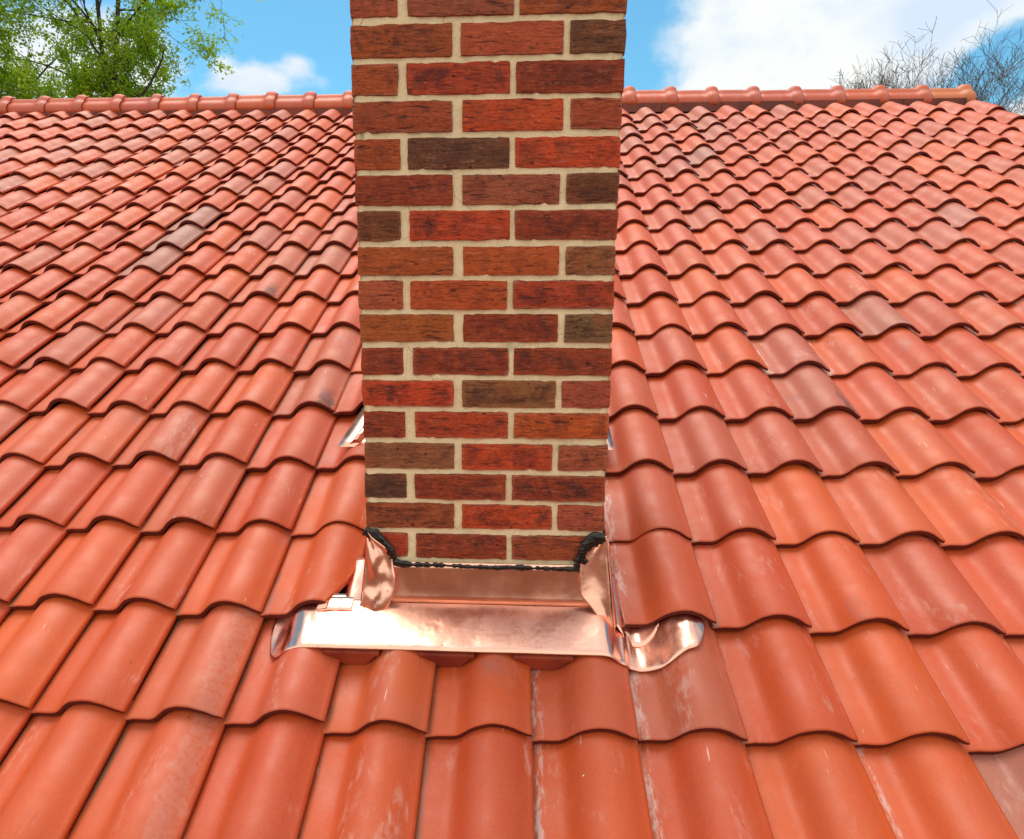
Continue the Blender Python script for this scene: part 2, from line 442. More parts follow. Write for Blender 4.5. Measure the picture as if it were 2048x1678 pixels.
def vcorr(k, j):
    pts = [(-25, 1.35), (-15, 1.25), (-5, .52), (2, .2), (8, .14), (12, .20), (15, .30), (22, .30)]
    c = pts[-1][1]
    for (a, ca_), (b, cb) in zip(pts, pts[1:]):
        if a <= k <= b: c = ca_ + (cb - ca_) * (k - a) / (b - a); break
    v = j + c * max(0, j / 18.0) ** 3
    if j == 0 and k in (1, 2, 3): v -= 0.045
    elif j <= 1 and k < -1: v += 0.035
    return v

TINT = {(-6, 10): (.5, .9), (-6, 9): (.5, 1.0), (-6, 8): (.5, .85), (-5, 12): (.3, .5), (9, 6): (.4, .6), (7, 5): (.3, .4), (7, 4): (.3, .5), (6, 3): (.2, .22),
        (7, 3): (.1, .2), (4, 4): (.4, .2), (5, 3): (.2, .3), (4, 3): (.4, .15), (7, -1): (.5, .8), (4, 0): (.4, .34), (8, 14): (.9, .8), (7, 17): (1, .55), (8, 17): (.5, .45),
        (9, 16): (.8, .55), (9, 18): (.6, .5), (6, 16): (.6, .5), (6, 15): (.6, .5), (7, 18): (1, .5), (9, 17): (.6, .6), (-3, 7): (.6, .2), (-1, 4): (.5, .4), (-1, 5): (.6, .25),
        (-13, 15): (.7, .5), (-12, 13): (.7, .45), (-11, 13): (.6, .5), (-11, 15): (.5, .4), (-9, 15): (.5, .45), (-8, 14): (.5, .4), (-5, 6): (.4, .35),
        (5, 2): (.2, .1), (4, 2): (.3, .16), (4, 1): (.5, .08), (-3, 3): (.5, .25), (-2, 2): (.6, .25), (-6, 5): (.5, .35), (9, 4): (.5, .15), (10, 11): (.4, .35), (-7, 11): (.6, .2)}

MARK = {(-1, 0): .5, (-1, -1): .5, (-1, 4): .25, (-3, 7): .25, (-1, 5): .5, (3, -1): 1, (3, 0): 1, (4, -1): 1, (4, 0): 1, (4, 1): 1, (6, -1): 1, (7, 5): 1, (8, 5): 1, (4, 2): 1, (7, 4): .25}
def tile_mesh(mb, k, j, rng, u0f=None, u1f=None, dn=0.0, origin=None):
    """one S-shaped roof tile: pan on the left, roll on the right, in the roof frame"""
    L = TG * 1.16
    T = 0.0165
    v0 = vcorr(k, j)
    nxt = vcorr(k, j + 1)
    L = TG * (nxt - v0) + TG * .16
    s0 = v0 * TG + rng.uniform(-.005, .005)
    x0 = KX(k) + rng.uniform(-.0018, .0018)
    yaw = rng.uniform(-.010, .010)
    tilt = rng.uniform(-.005, .005)
    lift = dn + rng.uniform(0, .0032)
    hs = 1 + rng.uniform(-.04, .04)
    bow = rng.uniform(-.002, .002)
    us = [-.02] + [p[0] for p in PROF]
    vs = [(0, -.0035), (.0012, -.0012), (.004, 0.0), (.25 * L, 0), (.5 * L, 0), (.75 * L, 0), (L, 0)]
    nu = len(us)
    tl, gr = TINT.get((k, j), (rng.random(), (rng.random() ** 6) * (.6 if j > 7 else .16)))
    if (k, j) not in TINT and rng.random() < .12: gr = max(gr, rng.uniform(.10, .38) if j > 7 else rng.uniform(.05, .2))
    col = (tl, gr, rng.random(), 1 - MARK.get((k, j), 0))
    V, C2 = [], []
    for side in (0, 1):
        for (sv, dz) in vs:
            a = u0f(sv / TG + v0) if u0f else -.02
            b = u1f(sv / TG + v0) if u1f else 1.012
            for u in us:
                if u0f or u1f:
                    u = min(max(u, a), b)
                h = prof(u) * hs
                if u < .04: h -= .005 * (1 - max(u, 0) / .04)
                th = T if u < .85 else T - (u - .85) / .162 * .0060
                n = h + .0158 - (.0215 / TG) * sv + lift + tilt * (u - .5) + bow * sin(pi * sv / L)
                if side == 0: n += dz
                else: n -= th - (0 if dz == 0 else -dz * 0.3)
                x = x0 + u * TW - yaw * sv
                s = s0 + sv + yaw * (u - .5) * TW + (0 if side == 0 else (.0006 if sv == 0 else 0))
                if sv < .01: s += .0013 * noise.noise(Vector((x * 22, j * 3.1, 4))) + .0006 * noise.noise(Vector((x * 90, j * 3.1, 4)))
                P = R(x, s, n) - RL
                V.append(tuple(P)); C2.append((u, sv / L, 0, 1))
    nv = len(vs)
    F, MI = [], []
    def idx(side, i, q): return side * nv * nu + i * nu + q
    for i in range(nv - 1):
        for q in range(nu - 1):
            F.append((idx(0, i, q), idx(0, i, q + 1), idx(0, i + 1, q + 1), idx(0, i + 1, q))); MI.append(0)
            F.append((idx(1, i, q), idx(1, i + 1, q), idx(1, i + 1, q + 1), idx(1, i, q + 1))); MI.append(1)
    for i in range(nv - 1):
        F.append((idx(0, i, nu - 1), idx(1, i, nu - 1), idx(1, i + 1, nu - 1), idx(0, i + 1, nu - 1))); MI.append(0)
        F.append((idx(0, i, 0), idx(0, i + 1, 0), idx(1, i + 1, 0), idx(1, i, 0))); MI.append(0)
    # the blunt lower end gets its own vertices so that its edge stays crisp
    o = len(V)
    for side in (0, 1):
        for q in range(nu):
            V.append(V[idx(side, 0, q)]); C2.append((us[q], 0, 1, 1))
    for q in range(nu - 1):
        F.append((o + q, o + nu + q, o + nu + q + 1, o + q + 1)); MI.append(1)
    mb.add(V, F, MI, col, C2)

K0, K1, J0, J1 = -25, 19, -3, 18
tiles = []
for j in range(J0, J1 + 1):
    for k in range(K0, K1 + 1):
        if j in (1, 2) and k in (2, 3): continue
        if j == 1 and k == 1: continue
        # outside what any view near this one could show: the far lower left and right
        if j < 2 and (k < -9 + 0 * j or k > 13): continue
        if j < 6 and (k < -16 or k > 18): continue
        u0f = u1f = None; dn = 0
        if (k, j) == (0, 1): u1f = lambda v: .80 + (v - 1.08) * .46; dn = .010
        if (k, j) == (1, 2): u1f = lambda v: .19
        if (k, j) == (4, 1): u0f = lambda v: max(-.02, .045 - (v - 1.0) * .12); dn = .010
        if (k, j) == (5, 1): dn = .003
        if (k, j) == (0, 4): dn = .012
        if (k, j) == (1, 4) or (k, j) == (3, 4): dn = .010
        tiles.append((k, j, u0f, u1f, dn))

def screen_area(k, j):
    v0 = vcorr(k, j); v1 = vcorr(k, j + 1)
    ps = [pix(R(KX(k + a), v * TG, .02)) for a, v in ((0, v0), (1, v0), (1, v1), (0, v1))]
    if any(p is None for p in ps): return 0
    ps = [(min(max(x, 0), 2048), min(max(y, 0), 1678)) for x, y in ps]
    ar = 0
    for (x0, y0), (x1, y1) in zip(ps, ps[1:] + ps[:1]): ar += x0 * y1 - x1 * y0
    ar = abs(ar) / 2
    cx = sum(p[0] for p in ps) / 4; cy = sum(p[1] for p in ps) / 4
    if 715 < cx < 1235 and cy < 1150: ar = 0
    return ar
areas = sorted(tiles, key=lambda t: -screen_area(t[0], t[1]))
near = set((t[0], t[1]) for t in areas[:100])
rest = MB()
for (k, j, u0f, u1f, dn) in tiles:
    rng = random.Random(k * 977 + j * 31 + 5)
    if (k, j) in near:
        m = MB(); tile_mesh(m, k, j, rng, u0f, u1f, dn)
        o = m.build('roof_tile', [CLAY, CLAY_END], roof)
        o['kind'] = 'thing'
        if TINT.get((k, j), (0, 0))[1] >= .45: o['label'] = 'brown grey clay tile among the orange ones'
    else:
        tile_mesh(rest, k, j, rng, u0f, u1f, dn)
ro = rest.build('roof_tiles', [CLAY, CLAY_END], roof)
ro['kind'] = 'stuff'

# underlay, rear slope, closure strip below the ridge, gable
SR = 19.85 * TG                                                  # slope length to the ridge line
XL, XR = KX(K0), KX(K1 + 1)
u = MB()
a0 = [R(XL, -3 * TG, -.03), R(XR - .01, -3 * TG, -.03), R(XR - .01, SR, -.03), R(XL, SR, -.03)]
b0 = [p - Vector((0, 0, .04)) for p in a0]
u.add([tuple(p - RL) for p in a0 + b0], [(0, 1, 2, 3), (7, 6, 5, 4), (0, 4, 5, 1), (1, 5, 6, 2), (2, 6, 7, 3), (3, 7, 4, 0)])
u.build('roof_deck', UNDER, roof, smooth=False)
apex = R(0, SR, 0)
rs = MB()                                                        # far slope, rolls along it
NX = (K1 + 1 - K0) * 8
V, F = [], []
for i in range(NX + 1):
    kk = K0 + i / 8
    h = prof(kk - math.floor(kk))
    for q in range(2):
        V.append((KX(kk) - RL.x, apex.y + .03 + q * 5.0 * ca - RL.y, apex.z - q * 5.0 * sa_ + h - RL.z))
for i in range(NX): F.append((2 * i, 2 * i + 2, 2 * i + 3, 2 * i + 1))
rs.add(V, F, 0, (.5, .1, .5, 1))
rs.build('rear_slope', CLAY, roof)
st = MB()
y0, y1 = R(0, 19.28 * TG, 0), R(0, 19.6 * TG, .02)
s_lo = 19.60 * TG
for i in range(int((XR - XL) / .45) + 1):
    xa = XL + i * .45; xb = min(xa + .447, XR - .02)
    pts = [R(xa, s_lo, -.01), R(xb, s_lo, -.01), R(xb, s_lo + .03, .048), R(xa, s_lo + .03, .048)]
    bk = [p + Vector((0, .02, 0)) for p in pts]
    st.add([tuple(p - RL) for p in pts + bk], [(0, 1, 2, 3), (1, 5, 6, 2), (4, 0, 3, 7), (3, 2, 6, 7), (5, 4, 7, 6)])
st.build('ridge_closure', CLOSURE_SHADED, roof, smooth=False)
wl = MB()
wl.box((XL, -1.6 - RL.y * 0 - RL.y, GZ - RL.z), (XR - .25, -1.45 - RL.y, -1.15 - RL.z))
gz = [( -1.45, -1.15), (apex.y, apex.z - .16), (apex.y + 5.9, -1.15), (apex.y + 5.9, GZ), (-1.45, GZ)]
n5 = len(gz)
wl.add([(XR - .4 - RL.x, y - RL.y, z - RL.z) for y, z in gz] + [(XR - .25 - RL.x, y - RL.y, z - RL.z) for y, z in gz],
       [tuple(range(n5))[::-1], tuple(range(n5, 2 * n5))] + [(i, (i + 1) % n5, n5 + (i + 1) % n5, n5 + i) for i in range(n5)])
wl.build('gable_wall', WALLM, roof, smooth=False)

# ridge tiles
RP = 0.3165
RY, RZ = 4.625, 2.172
RPROF = [(-.118, -.142), (-.120, -.118), (-.114, -.092), (-.101, -.070), (-.084, -.057), (-.070, -.047), (-.061, -.034), (-.054, -.018), (-.040, -.005), (-.020, .001), (0, .003)]
RPROF = [(a_, b_ * .90) for a_, b_ in RPROF]
RPROF = RPROF + [(-a, b) for a, b in RPROF[-2::-1]]
def ridge_mesh(rng, orange):
    mb = MB()
    tx = [0, .06, .20, .245, .252, .262, .274, .288, .302, .314, .326, .334, .337]
    sw = [0, 0, 0, 0, .25, .62, .9, 1.0, 1.0, .93, .75, .52, .40]
    V, F = [], []
    n = len(RPROF)
    for inner in (0, 1):
        for t, w in zip(tx, sw):
            for (a, b) in RPROF:
                g_ = 1 + .22 * w
                aa, bb = a * g_, (b + .09) * g_ - .09 + .004 * w
                aa *= 1 - t * .02; 
                if inner: aa *= .86; bb -= .014
                V.append((t, aa, bb))
    m_ = len(tx)
    def ix(s, i, q): return s * m_ * n + i * n + q
    for i in range(m_ - 1):
        for q in range(n - 1):
            F.append((ix(0, i, q), ix(0, i + 1, q), ix(0, i + 1, q + 1), ix(0, i, q + 1)))
            F.append((ix(1, i, q), ix(1, i, q + 1), ix(1, i + 1, q + 1), ix(1, i + 1, q)))
        for q in (0, n - 1):
            F.append((ix(0, i, q), ix(1, i, q), ix(1, i + 1, q), ix(0, i + 1, q)))
    for i in (0, m_ - 1):
        for q in range(n - 1):
            F.append((ix(0, i, q), ix(0, i, q + 1), ix(1, i, q + 1), ix(1, i, q)))
    mb.add(V, F, 0, (rng.random(), orange, rng.random(), 1))
    return mb
xe = 3.775
nr = 29
for i in range(nr):
    rng = random.Random(400 + i)
    m = ridge_mesh(rng, 1.0 if i == 0 else 0.0)
    o = m.build('ridge_tile', RIDGE, roof)
    o.location = (xe - .337 - i * RP - RL.x, RY - RL.y, RZ + rng.uniform(-.004, .004) - .010 * max(0, xe - .337 - i * RP) - RL.z)
    o.rotation_euler = (0, rng.uniform(-.009, .009), rng.uniform(-.006, .006))
    if i == 0: o['label'] = 'brighter orange end tile at the right tip of the ridge'

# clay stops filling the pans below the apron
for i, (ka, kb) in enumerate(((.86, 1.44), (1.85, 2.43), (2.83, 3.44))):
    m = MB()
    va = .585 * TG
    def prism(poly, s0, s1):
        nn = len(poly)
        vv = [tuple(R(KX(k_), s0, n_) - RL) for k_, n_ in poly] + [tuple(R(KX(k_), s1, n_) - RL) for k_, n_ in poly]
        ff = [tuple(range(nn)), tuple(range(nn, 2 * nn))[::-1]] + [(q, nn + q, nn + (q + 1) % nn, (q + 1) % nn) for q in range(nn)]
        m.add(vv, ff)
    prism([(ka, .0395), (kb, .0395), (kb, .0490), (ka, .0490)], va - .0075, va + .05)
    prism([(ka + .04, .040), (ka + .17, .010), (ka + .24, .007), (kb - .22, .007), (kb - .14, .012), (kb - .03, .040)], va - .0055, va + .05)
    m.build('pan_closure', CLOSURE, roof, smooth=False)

# ------------------------------------------------------------------ chimney
CW, CD = 0.517, 0.44
CH = 0.0667
chim = thing('chimney', 'tall red brick chimney with pale mortar rising through the clay tile roof', 'chimney', (CW / 2, CD / 2, -.3))
CL = Vector(chim.location)
B_ = {'pr': (.33, .080, .050), 'pb': (.28, .085, .055), 'ob': (.31, .075, .024), 'br': (.27, .060, .026), 'rp': (.40, .075, .042), 'dp': (.125, .055, .038),
      'r': (.34, .046, .018), 'dr': (.25, .042, .016), 'bR': (.42, .058, .018), 'db': (.15, .050, .022), 'go': (.15, .095, .052), 'gb': (.24, .090, .050),
      'vd': (.080, .038, .022), 'or': (.38, .082, .020), 'ol': (.30, .085, .020)}
FRONT = {16: ('B', 'pr', 'pb', 'ob'), 15: ('A', 'ob', 'rp', 'dp'), 14: ('B', 'ob', 'r', 'dr'), 13: ('A', 'br', 'bR', 'br'), 12: ('B', 'ob', 'dp', 'bR'),
         11: ('A', 'dr', 'pb', 'db'), 10: ('B', 'db', 'bR', 'dr'), 9: ('A', 'ob', 'or', 'gb'), 8: ('B', 'pr', 'or', 'r'), 7: ('A', 'ol', 'dr', 'go'), 6: ('B', 'dr', 'dr', 'dr'),
         5: ('A', 'bR', 'gb', 'pr'), 4: ('B', 'dr', 'bR', 'or'), 3: ('A', 'gb', 'bR', 'pb'), 2: ('B', 'vd', 'dr', 'dr'), 1: ('A', 'br', 'bR', 'pr'), 0: ('B', 'r', 'dr', 'br')}
bk = MB()
def brick(a, b, col, rng, front_axis='y'):
    """a weathered brick as a rounded, slightly uneven block"""
    a = Vector(a); b = Vector(b)
    c = (a + b) / 2; h = (b - a) / 2
    r = .0032
    res = [max(2, int(2 * h[i] / .0095)) for i in range(3)]
    res = [min(20, q) for q in res]
    inner = Vector([h[i] - r for i in range(3)])
    sd = rng.random(); blot = rng.random() * .9
    if col == B_['dr'] or col == B_['r']: blot = .6 + .4 * rng.random()
    off = Vector((rng.random() * 50, rng.random() * 50, rng.random() * 50))
    rz = rng.uniform(-.006, .006); ry = rng.uniform(-.004, .004)
    jig = rng.uniform(-.0012, .0016)
    chips = [(Vector([rng.choice((-1, 1)) * h[0] * rng.uniform(.5, 1), -h[1], rng.choice((-1, 1)) * h[2]]), rng.uniform(.006, .013)) for _ in range(2)]
    for ax in range(3):
        for sg in (-1, 1):
            if ax == 1 and sg == 1: continue
            i, j = [q for q in range(3) if q != ax]
            ni, nj = res[i], res[j]
            V, C2 = [], []
            for p in range(ni + 1):
                for q in range(nj + 1):
                    P = Vector((0, 0, 0))
                    P[ax] = sg * h[ax]
                    P[i] = -h[i] + 2 * h[i] * p / ni
                    P[j] = -h[j] + 2 * h[j] * q / nj
                    ci = Vector([max(-inner[t], min(inner[t], P[t])) for t in range(3)])
                    d = P - ci
                    nrm = d.normalized()
                    e = min(h[i] - abs(P[i]), h[j] - abs(P[j]))
                    P2 = ci + nrm * r
                    wv = P + off
                    dsp = .0020 * noise.noise(wv * 28) + .0017 * noise.noise(wv * 85)
                    for cp, cr in chips:
                        dd = (P - cp).length
                        if dd < cr: dsp -= .003 * (1 - dd / cr)
                    P2 += nrm * dsp
                    x, y, z = P2
                    P3 = Vector((x - y * rz, y + x * rz + jig * -1, z + x * ry)) + c
                    V.append(tuple(P3 - CL))
                    C2.append((max(0, 1 - e / .016), sd, blot, 1))
            F = []
            for p in range(ni):
                for q in range(nj):
                    f = (p * (nj + 1) + q, (p + 1) * (nj + 1) + q, (p + 1) * (nj + 1) + q + 1, p * (nj + 1) + q + 1)
                    if (sg > 0) != (ax == 1): F.append(f)
                    else: F.append(f[::-1])
            bk.add(V, F, 0, tuple(col) + (1,), C2)
rng = random.Random(7)
keys = list(B_)
for i in range(-3, 24):
    z0 = (i - 1) * CH + rng.uniform(-.0007, .0007)
    z1 = z0 + .0568
    pat = FRONT.get(i)
    if pat is None: pat = ('A' if i % 2 else 'B',) + tuple(rng.choice(['r', 'dr', 'ob', 'br', 'pr']) for _ in range(3))
    jx = rng.uniform(-.003, .003)
    if pat[0] == 'A': xs = [(0, .1945), (.2115 + jx, .405 + jx), (.4165 + jx, .517)]
    else: xs = [(0, .091), (.1085 + jx, .307 + jx), (.3175 + jx, .517)]
    for (xa, xb), cn in zip(xs, pat[1:]):
        c = [q * rng.uniform(.9, 1.1) for q in B_[cn]]
        c = B_[cn] if cn in ('dr', 'r') else tuple(c)
        brick((xa + rng.uniform(-.001, .001), 0, z0 + rng.uniform(-.0008, .0008)), (xb + rng.uniform(-.0012, .0012), .092, z1 + rng.uniform(-.0008, .0008)), c, rng)
    ys = [(.102, .297), (.307, CD)] if pat[0] == 'B' else [(.102, .197), (.207, CD - .04), ]
    if i > -1 and i % 1 == 0:
        for (ya, yb) in ys:
            for xa, xb in ((0, .09), (CW - .09, CW)):
                brick((xa, ya, z0), (xb, yb, z1), B_[rng.choice(['r', 'dr', 'ob', 'br'])], rng)
bk.build('brickwork', BRICK, chim)
mo = MB()
# mortar core, its front a fine grid that bulges a little between the bricks
def mortar_face(fn, nu_, nv_):
    V = []
    for p in range(nu_ + 1):
        for q in range(nv_ + 1):
            V.append(tuple(fn(p / nu_, q / nv_) - CL))
    mo.add(V, [(p * (nv_ + 1) + q, (p + 1) * (nv_ + 1) + q, (p + 1) * (nv_ + 1) + q + 1, p * (nv_ + 1) + q + 1) for p in range(nu_) for q in range(nv_)])
mz0, mz1 = -4 * CH, 22 * CH + .055
def dm(P): return .0014 * noise.noise(P * 60) + .0012 * noise.noise(P * 17)
def ff(u_, v_):
    P = Vector((.0032 + u_ * (CW - .0064),   .0050, mz0 + v_ * (mz1 - mz0)))
    e = min(u_, 1 - u_) * CW
    P.y += dm(P) + (.003 * (1 - e / .006) if e < .006 else 0)
    return P
mortar_face(ff, 110, 360)
def fl(u_, v_):
    P = Vector((.0038, .005 + (1 - u_) * (CD - .01), mz0 + v_ * (mz1 - mz0))); P.x += dm(P) * 1.2; return P
mortar_face(fl, 24, 300)
def fr(u_, v_):
    P = Vector((CW - .0038, .005 + u_ * (CD - .01), mz0 + v_ * (mz1 - mz0))); P.x += dm(P) * 1.2; return P
mortar_face(fr, 24, 300)
mo.add([tuple(Vector(p) - CL) for p in ((.004, CD - .005, mz0), (CW - .004, CD - .005, mz0), (CW - .004, CD - .005, mz1), (.004, CD - .005, mz1), (.004, .004, mz1), (CW - .004, .004, mz1))],
       [(1, 0, 3, 2), (2, 3, 4, 5)])
mo.build('mortar', MORTAR, chim)
cp = MB()
cp.box((-.04 - CL.x, -.04 - CL.y, mz1 + .004 - CL.z), (CW + .04 - CL.x, CD + .04 - CL.y, mz1 + .06 - CL.z))
cp.build('chimney_cap', MORTAR, chim, smooth=False)

# black sealant bead over the top edge of the copper
sl = MB()
path = [(-.002, -.0065, -.003), (.014, -.0085, -.012), (.030, -.009, -.022), (.044, -.009, -.032), (.054, -.0095, -.045), (.0575, -.010, -.060), (.0615, -.010, -.072), (.075, -.009, -.0785), (.10, -.008, -.080),
        (.16, -.008, -.0795), (.22, -.008, -.0815), (.28, -.008, -.083), (.33, -.008, -.0815), (.38, -.008, -.082), (.43, -.008, -.083), (.461, -.009, -.081), (.468, -.0095, -.070),
        (.4685, -.010, -.055), (.472, -.010, -.040), (.480, -.0095, -.028), (.489, -.009, -.018), (.500, -.0085, -.0125), (.518, -.0075, -.010)]
pts = []
for (a, b) in zip(path, path[1:]):
    a = Vector(a); b = Vector(b); nseg = max(1, int((b - a).length / .0035))
    for q in range(nseg): pts.append(a.lerp(b, q / nseg))
pts.append(Vector(path[-1]))
V, F = [], []
NS = 10
for i, P in enumerate(pts):
    t = (pts[min(i + 1, len(pts) - 1)] - pts[max(i - 1, 0)]).normalized()
    side = t.cross(Vector((0, 1, 0))).normalized()
    w = .0062 + .0040 * noise.noise(P * 33) + .0035 * noise.noise(P * 110 + Vector((9, 9, 9)))
    if P.x < .06 or P.x > .46: w *= 1.75
    for q in range(NS):
        an = 2 * pi * q / NS
        o_ = side * (cos(an) * w) + Vector((0, sin(an) * min(w, .008) * .5, 0))
        P2 = P + o_
        P2 += o_.normalized() * (.0018 * noise.noise(P2 * 160))
        V.append(tuple(P2 - CL))
for i in range(len(pts) - 1):
    for q in range(NS): F.append((i * NS + q, (i + 1) * NS + q, (i + 1) * NS + (q + 1) % NS, i * NS + (q + 1) % NS))
F.append(tuple(range(NS))); F.append(tuple(range((len(pts) - 1) * NS, len(pts) * NS))[::-1])
sl.add(V, F)
sl.build('sealant_bead', SEAL, chim)

# ------------------------------------------------------------------ copper flashing
fla = thing('copper_flashing', 'shiny new copper flashing folded around the foot of the brick chimney', 'flashing', (CW / 2, -.02, -.2))
FL = Vector(fla.location)
def sheet(name, rows, th=.0011, parent=fla, label=None, smooth=True):
    """thin metal sheet from a grid of points, given real thickness"""
    nr_, nc = len(rows), len(rows[0])
    m = MB()
    m.add([tuple(Vector(p) - FL) for r_ in rows for p in r_],
          [(i * nc + q, i * nc + q + 1, (i + 1) * nc + q + 1, (i + 1) * nc + q) for i in range(nr_ - 1) for q in range(nc - 1)])
    o = m.build(name, COPPER, parent, smooth=smooth, attrs=False)
    so = o.modifiers.new('thick', 'SOLIDIFY'); so.thickness = th; so.offset = 1
    if label: o['label'] = label
    return o

def sm(t): t = max(0, min(1, t)); return t * t * (3 - 2 * t)
def apron_h(k):
    f = k - math.floor(k)
    sm_ = sum(prof(f + d_ if 0 <= f + d_ <= 1 else max(0, f + d_)) for d_ in (-.12, -.08, -.04, 0, .04, .08, .12)) / 7
    base = max(prof(f), sm_)
    if f < .12: base = max(base, .0125 * (1 - f / .12))             # lapped edge of the next roll
    flat = .0515
    w = sm((k - .55) / .2) * (1 - sm((k - 3.72) / .22))
    return base * (1 - w) + flat * w
BEND = 1.045
def front_edge(k):
    e = .575
    if k > 4.35: e += .11 * sm((k - 4.35) / .35)
    if k < .40: e += .30 * max(0, (.30 - k) / .14) ** 2.4
    if k > 4.66: e += .25 * max(0, (k - 4.66) / .2) ** 2.2
    return e
rows = []
NXA, NSA = 190, 16
for i in range(NSA + 1):
    row = []
    for q in range(NXA + 1):
        k = .16 + (4.86 - .16) * q / NXA
        e = front_edge(k)
        top = BEND if .98 < k < 3.80 else 1.10
        s = e + (top - e) * (i / NSA)
        n = apron_h(k) + .0062
        mid = sm((k - .6) / .3) * (1 - sm((k - 3.7) / .3))
        P = Vector((KX(k), s * TG, 0))
        n += (.0022 * noise.noise(Vector((k * 3.5, s * 5, 2))) + .0012 * noise.noise(Vector((k * 11, s * 9, 5)))) * (1 - mid) + .0008 * noise.noise(Vector((k * 1.5, s * 3, 8))) * mid
        n += .007 * sin(pi / 2 * i / NSA) * mid
        cr = (1 - mid) * .0016
        n += cr * (1 - abs(2 * ((k * 6.3 + s * 1.1) % 1) - 1)) * (0.4 + noise.noise(Vector((k * 5, 3, 1))))
        if i == 0: n -= .0012
        row.append(R(KX(k), s * TG, n))
    rows.append(row)
sheet('apron', rows)
zb = R(0, BEND * TG, .0640)
rows = []
for i in range(7):
    z = zb.z + (-.074 - zb.z) * i / 6
    row = []
    for q in range(41):
        x = .012 + (.506 - .012) * q / 40
        y = -.0065 - .0045 * (1 - i / 6) ** 2 + .0010 * noise.noise(Vector((x * 9, z * 14, 1)))
        if i == 0: y -= .002
        row.append((x, y, z))
    rows.append(row)
sheet('upstand', rows)

def patch(edge_l, edge_r, nc=12, bulge=0.0, wr=.0, seed=0):
    rows = []
    n_ = 24
    def samp(line, t):
        L_ = [0]
        for a, b in zip(line, line[1:]): L_.append(L_[-1] + (Vector(b) - Vector(a)).length)
        d = t * L_[-1]
        for i in range(len(line) - 1):
            if d <= L_[i + 1] + 1e-9:
                return Vector(line[i]).lerp(Vector(line[i + 1]), (d - L_[i]) / max(1e-9, L_[i + 1] - L_[i]))
        return Vector(line[-1])
    for i in range(n_ + 1):
        t = i / n_
        a, b = samp(edge_l, t), samp(edge_r, t)
        row = []
        for q in range(nc + 1):
            f = q / nc
            P = a.lerp(b, f)
            P.y -= bulge * sin(pi * f) * sin(pi * min(1, t * 1.0))
            P.y -= wr * (noise.noise(Vector((f * 1.9 + seed, t * 3.1, seed))) + .35 * noise.noise(Vector((f * 5 + seed, t * 8, seed)))) * sin(pi * f)
            row.append(P)
        rows.append(row)
    return rows
# left corner flap: left line hugs the chimney corner, right line is the free rounded edge
sheet('corner_flap', patch([(.004, -.0075, -.006), (-.004, -.016, -.09), (-.012, -.024, -.16), (-.0235, -.028, -.214)],
                           [(.008, -.0075, -.007), (.057, -.011, -.050), (.0605, -.016, -.080), (.066, -.022, -.105), (.0655, -.026, -.138), (.048, -.030, -.175), (.030, -.031, -.199), (.002, -.031, -.2165)],
                           bulge=.007, wr=.019, seed=2), label='crumpled copper flap folded over the left chimney corner')
sheet('corner_flap', patch([(.513, -.0075, -.006), (.468, -.011, -.045), (.4655, -.018, -.098), (.468, -.024, -.136), (.492, -.030, -.160), (.514, -.036, -.190), (.535, -.040, -.214)],
                           [(.521, -.0075, -.006), (.523, -.012, -.05), (.528, -.018, -.09), (.533, -.026, -.14), (.537, -.032, -.18), (.541, -.040, -.217)],
                           bulge=-.006, wr=.005, seed=7), label='smooth copper flap folded over the right chimney corner')
# side sheets running back up beside the stack
def side_line(xb, outw, v0_, v1_, n0, n1, nseg=16):
    rows = []
    for i in range(nseg + 1):
        s = (v0_ + (v1_ - v0_) * i / nseg) * TG
        r_ = []
        b0_ = R(xb, s, n0)
        r_.append((xb, b0_.y, b0_.z + .055))
        r_.append((xb, b0_.y, b0_.z + .004))
        r_.append((xb + outw * .06, b0_.y, b0_.z))
        r_.append(tuple(R(xb + outw * .5, s, (n0 + n1) / 2)))
        r_.append(tuple(R(xb + outw, s, n1)))
        rows.append(r_)
    return rows
sheet('side_flashing', side_line(-.0065, -.080, .93, 1.62, .046, .030))
sheet('side_flashing', [r_[:3] for r_ in side_line(-.0065, -.05, 1.62, 2.7, .046, .046)])
# right: narrow bright channel and the rounded pan sheet under the cut tile
sheet('side_flashing', [[(.5235, -.006 + .0 * t, 0), ] for t in (0,)] and
      [[tuple(Vector((.5235, -.0085, -.012)).lerp(Vector((.5425, -.041, -.215)), t)),
        tuple(Vector((.5275, .004, -.012)).lerp(Vector((.548, -.030, -.214)), t)),
        tuple(Vector((.529, .030, -.020)).lerp(Vector((.552, -.024, -.212)), t))] for t in [i / 12 for i in range(13)]])
rows = []
for i in range(13):
    row = []
    for q in range(25):
        k = 3.93 + (4.42 - 3.93) * q / 24
        f = (q / 24 - .45) / .55
        lo = .80 + .20 * max(0, abs(f)) ** 2.2
        s = lo + (1.5 - lo) * i / 12
        n = apron_h(max(k, 3.99)) * (.75 if k > 4 else 1) + .0085 + .010 * max(0, (4.02 - k) / .09) + .0008 * noise.noise(Vector((k * 9, s * 8, 3)))
        if k > 4.2: n += .004 * (k - 4.2) / .2
        row.append(R(KX(k), s * TG, n))
    rows.append(row)
sheet('side_flashing', rows, label='curved copper tongue under the cut tile on the right')
# overlapped tab on the left wing
rows = []
for i in range(5):
    s = (.925 + .14 * i / 4) * TG
    rows.append([tuple(R(KX(k_), s, apron_h(k_) + .0085 + .0065 * sm((k_ - .6) / .3) + .0006 * math.sin(k_ * 40))) for k_ in [.70 + .02 * q for q in range(20)]])
sheet('lap_tab', rows)
rows = []
for i in range(3):
    s = (.935 + .12 * i / 2) * TG
    rows.append([tuple(R(KX(k_), s, apron_h(k_) + .0115 + .0065 * sm((k_ - .6) / .3))) for k_ in [.685 + .018 * q for q in range(7)]])
sheet('lap_tab', rows)
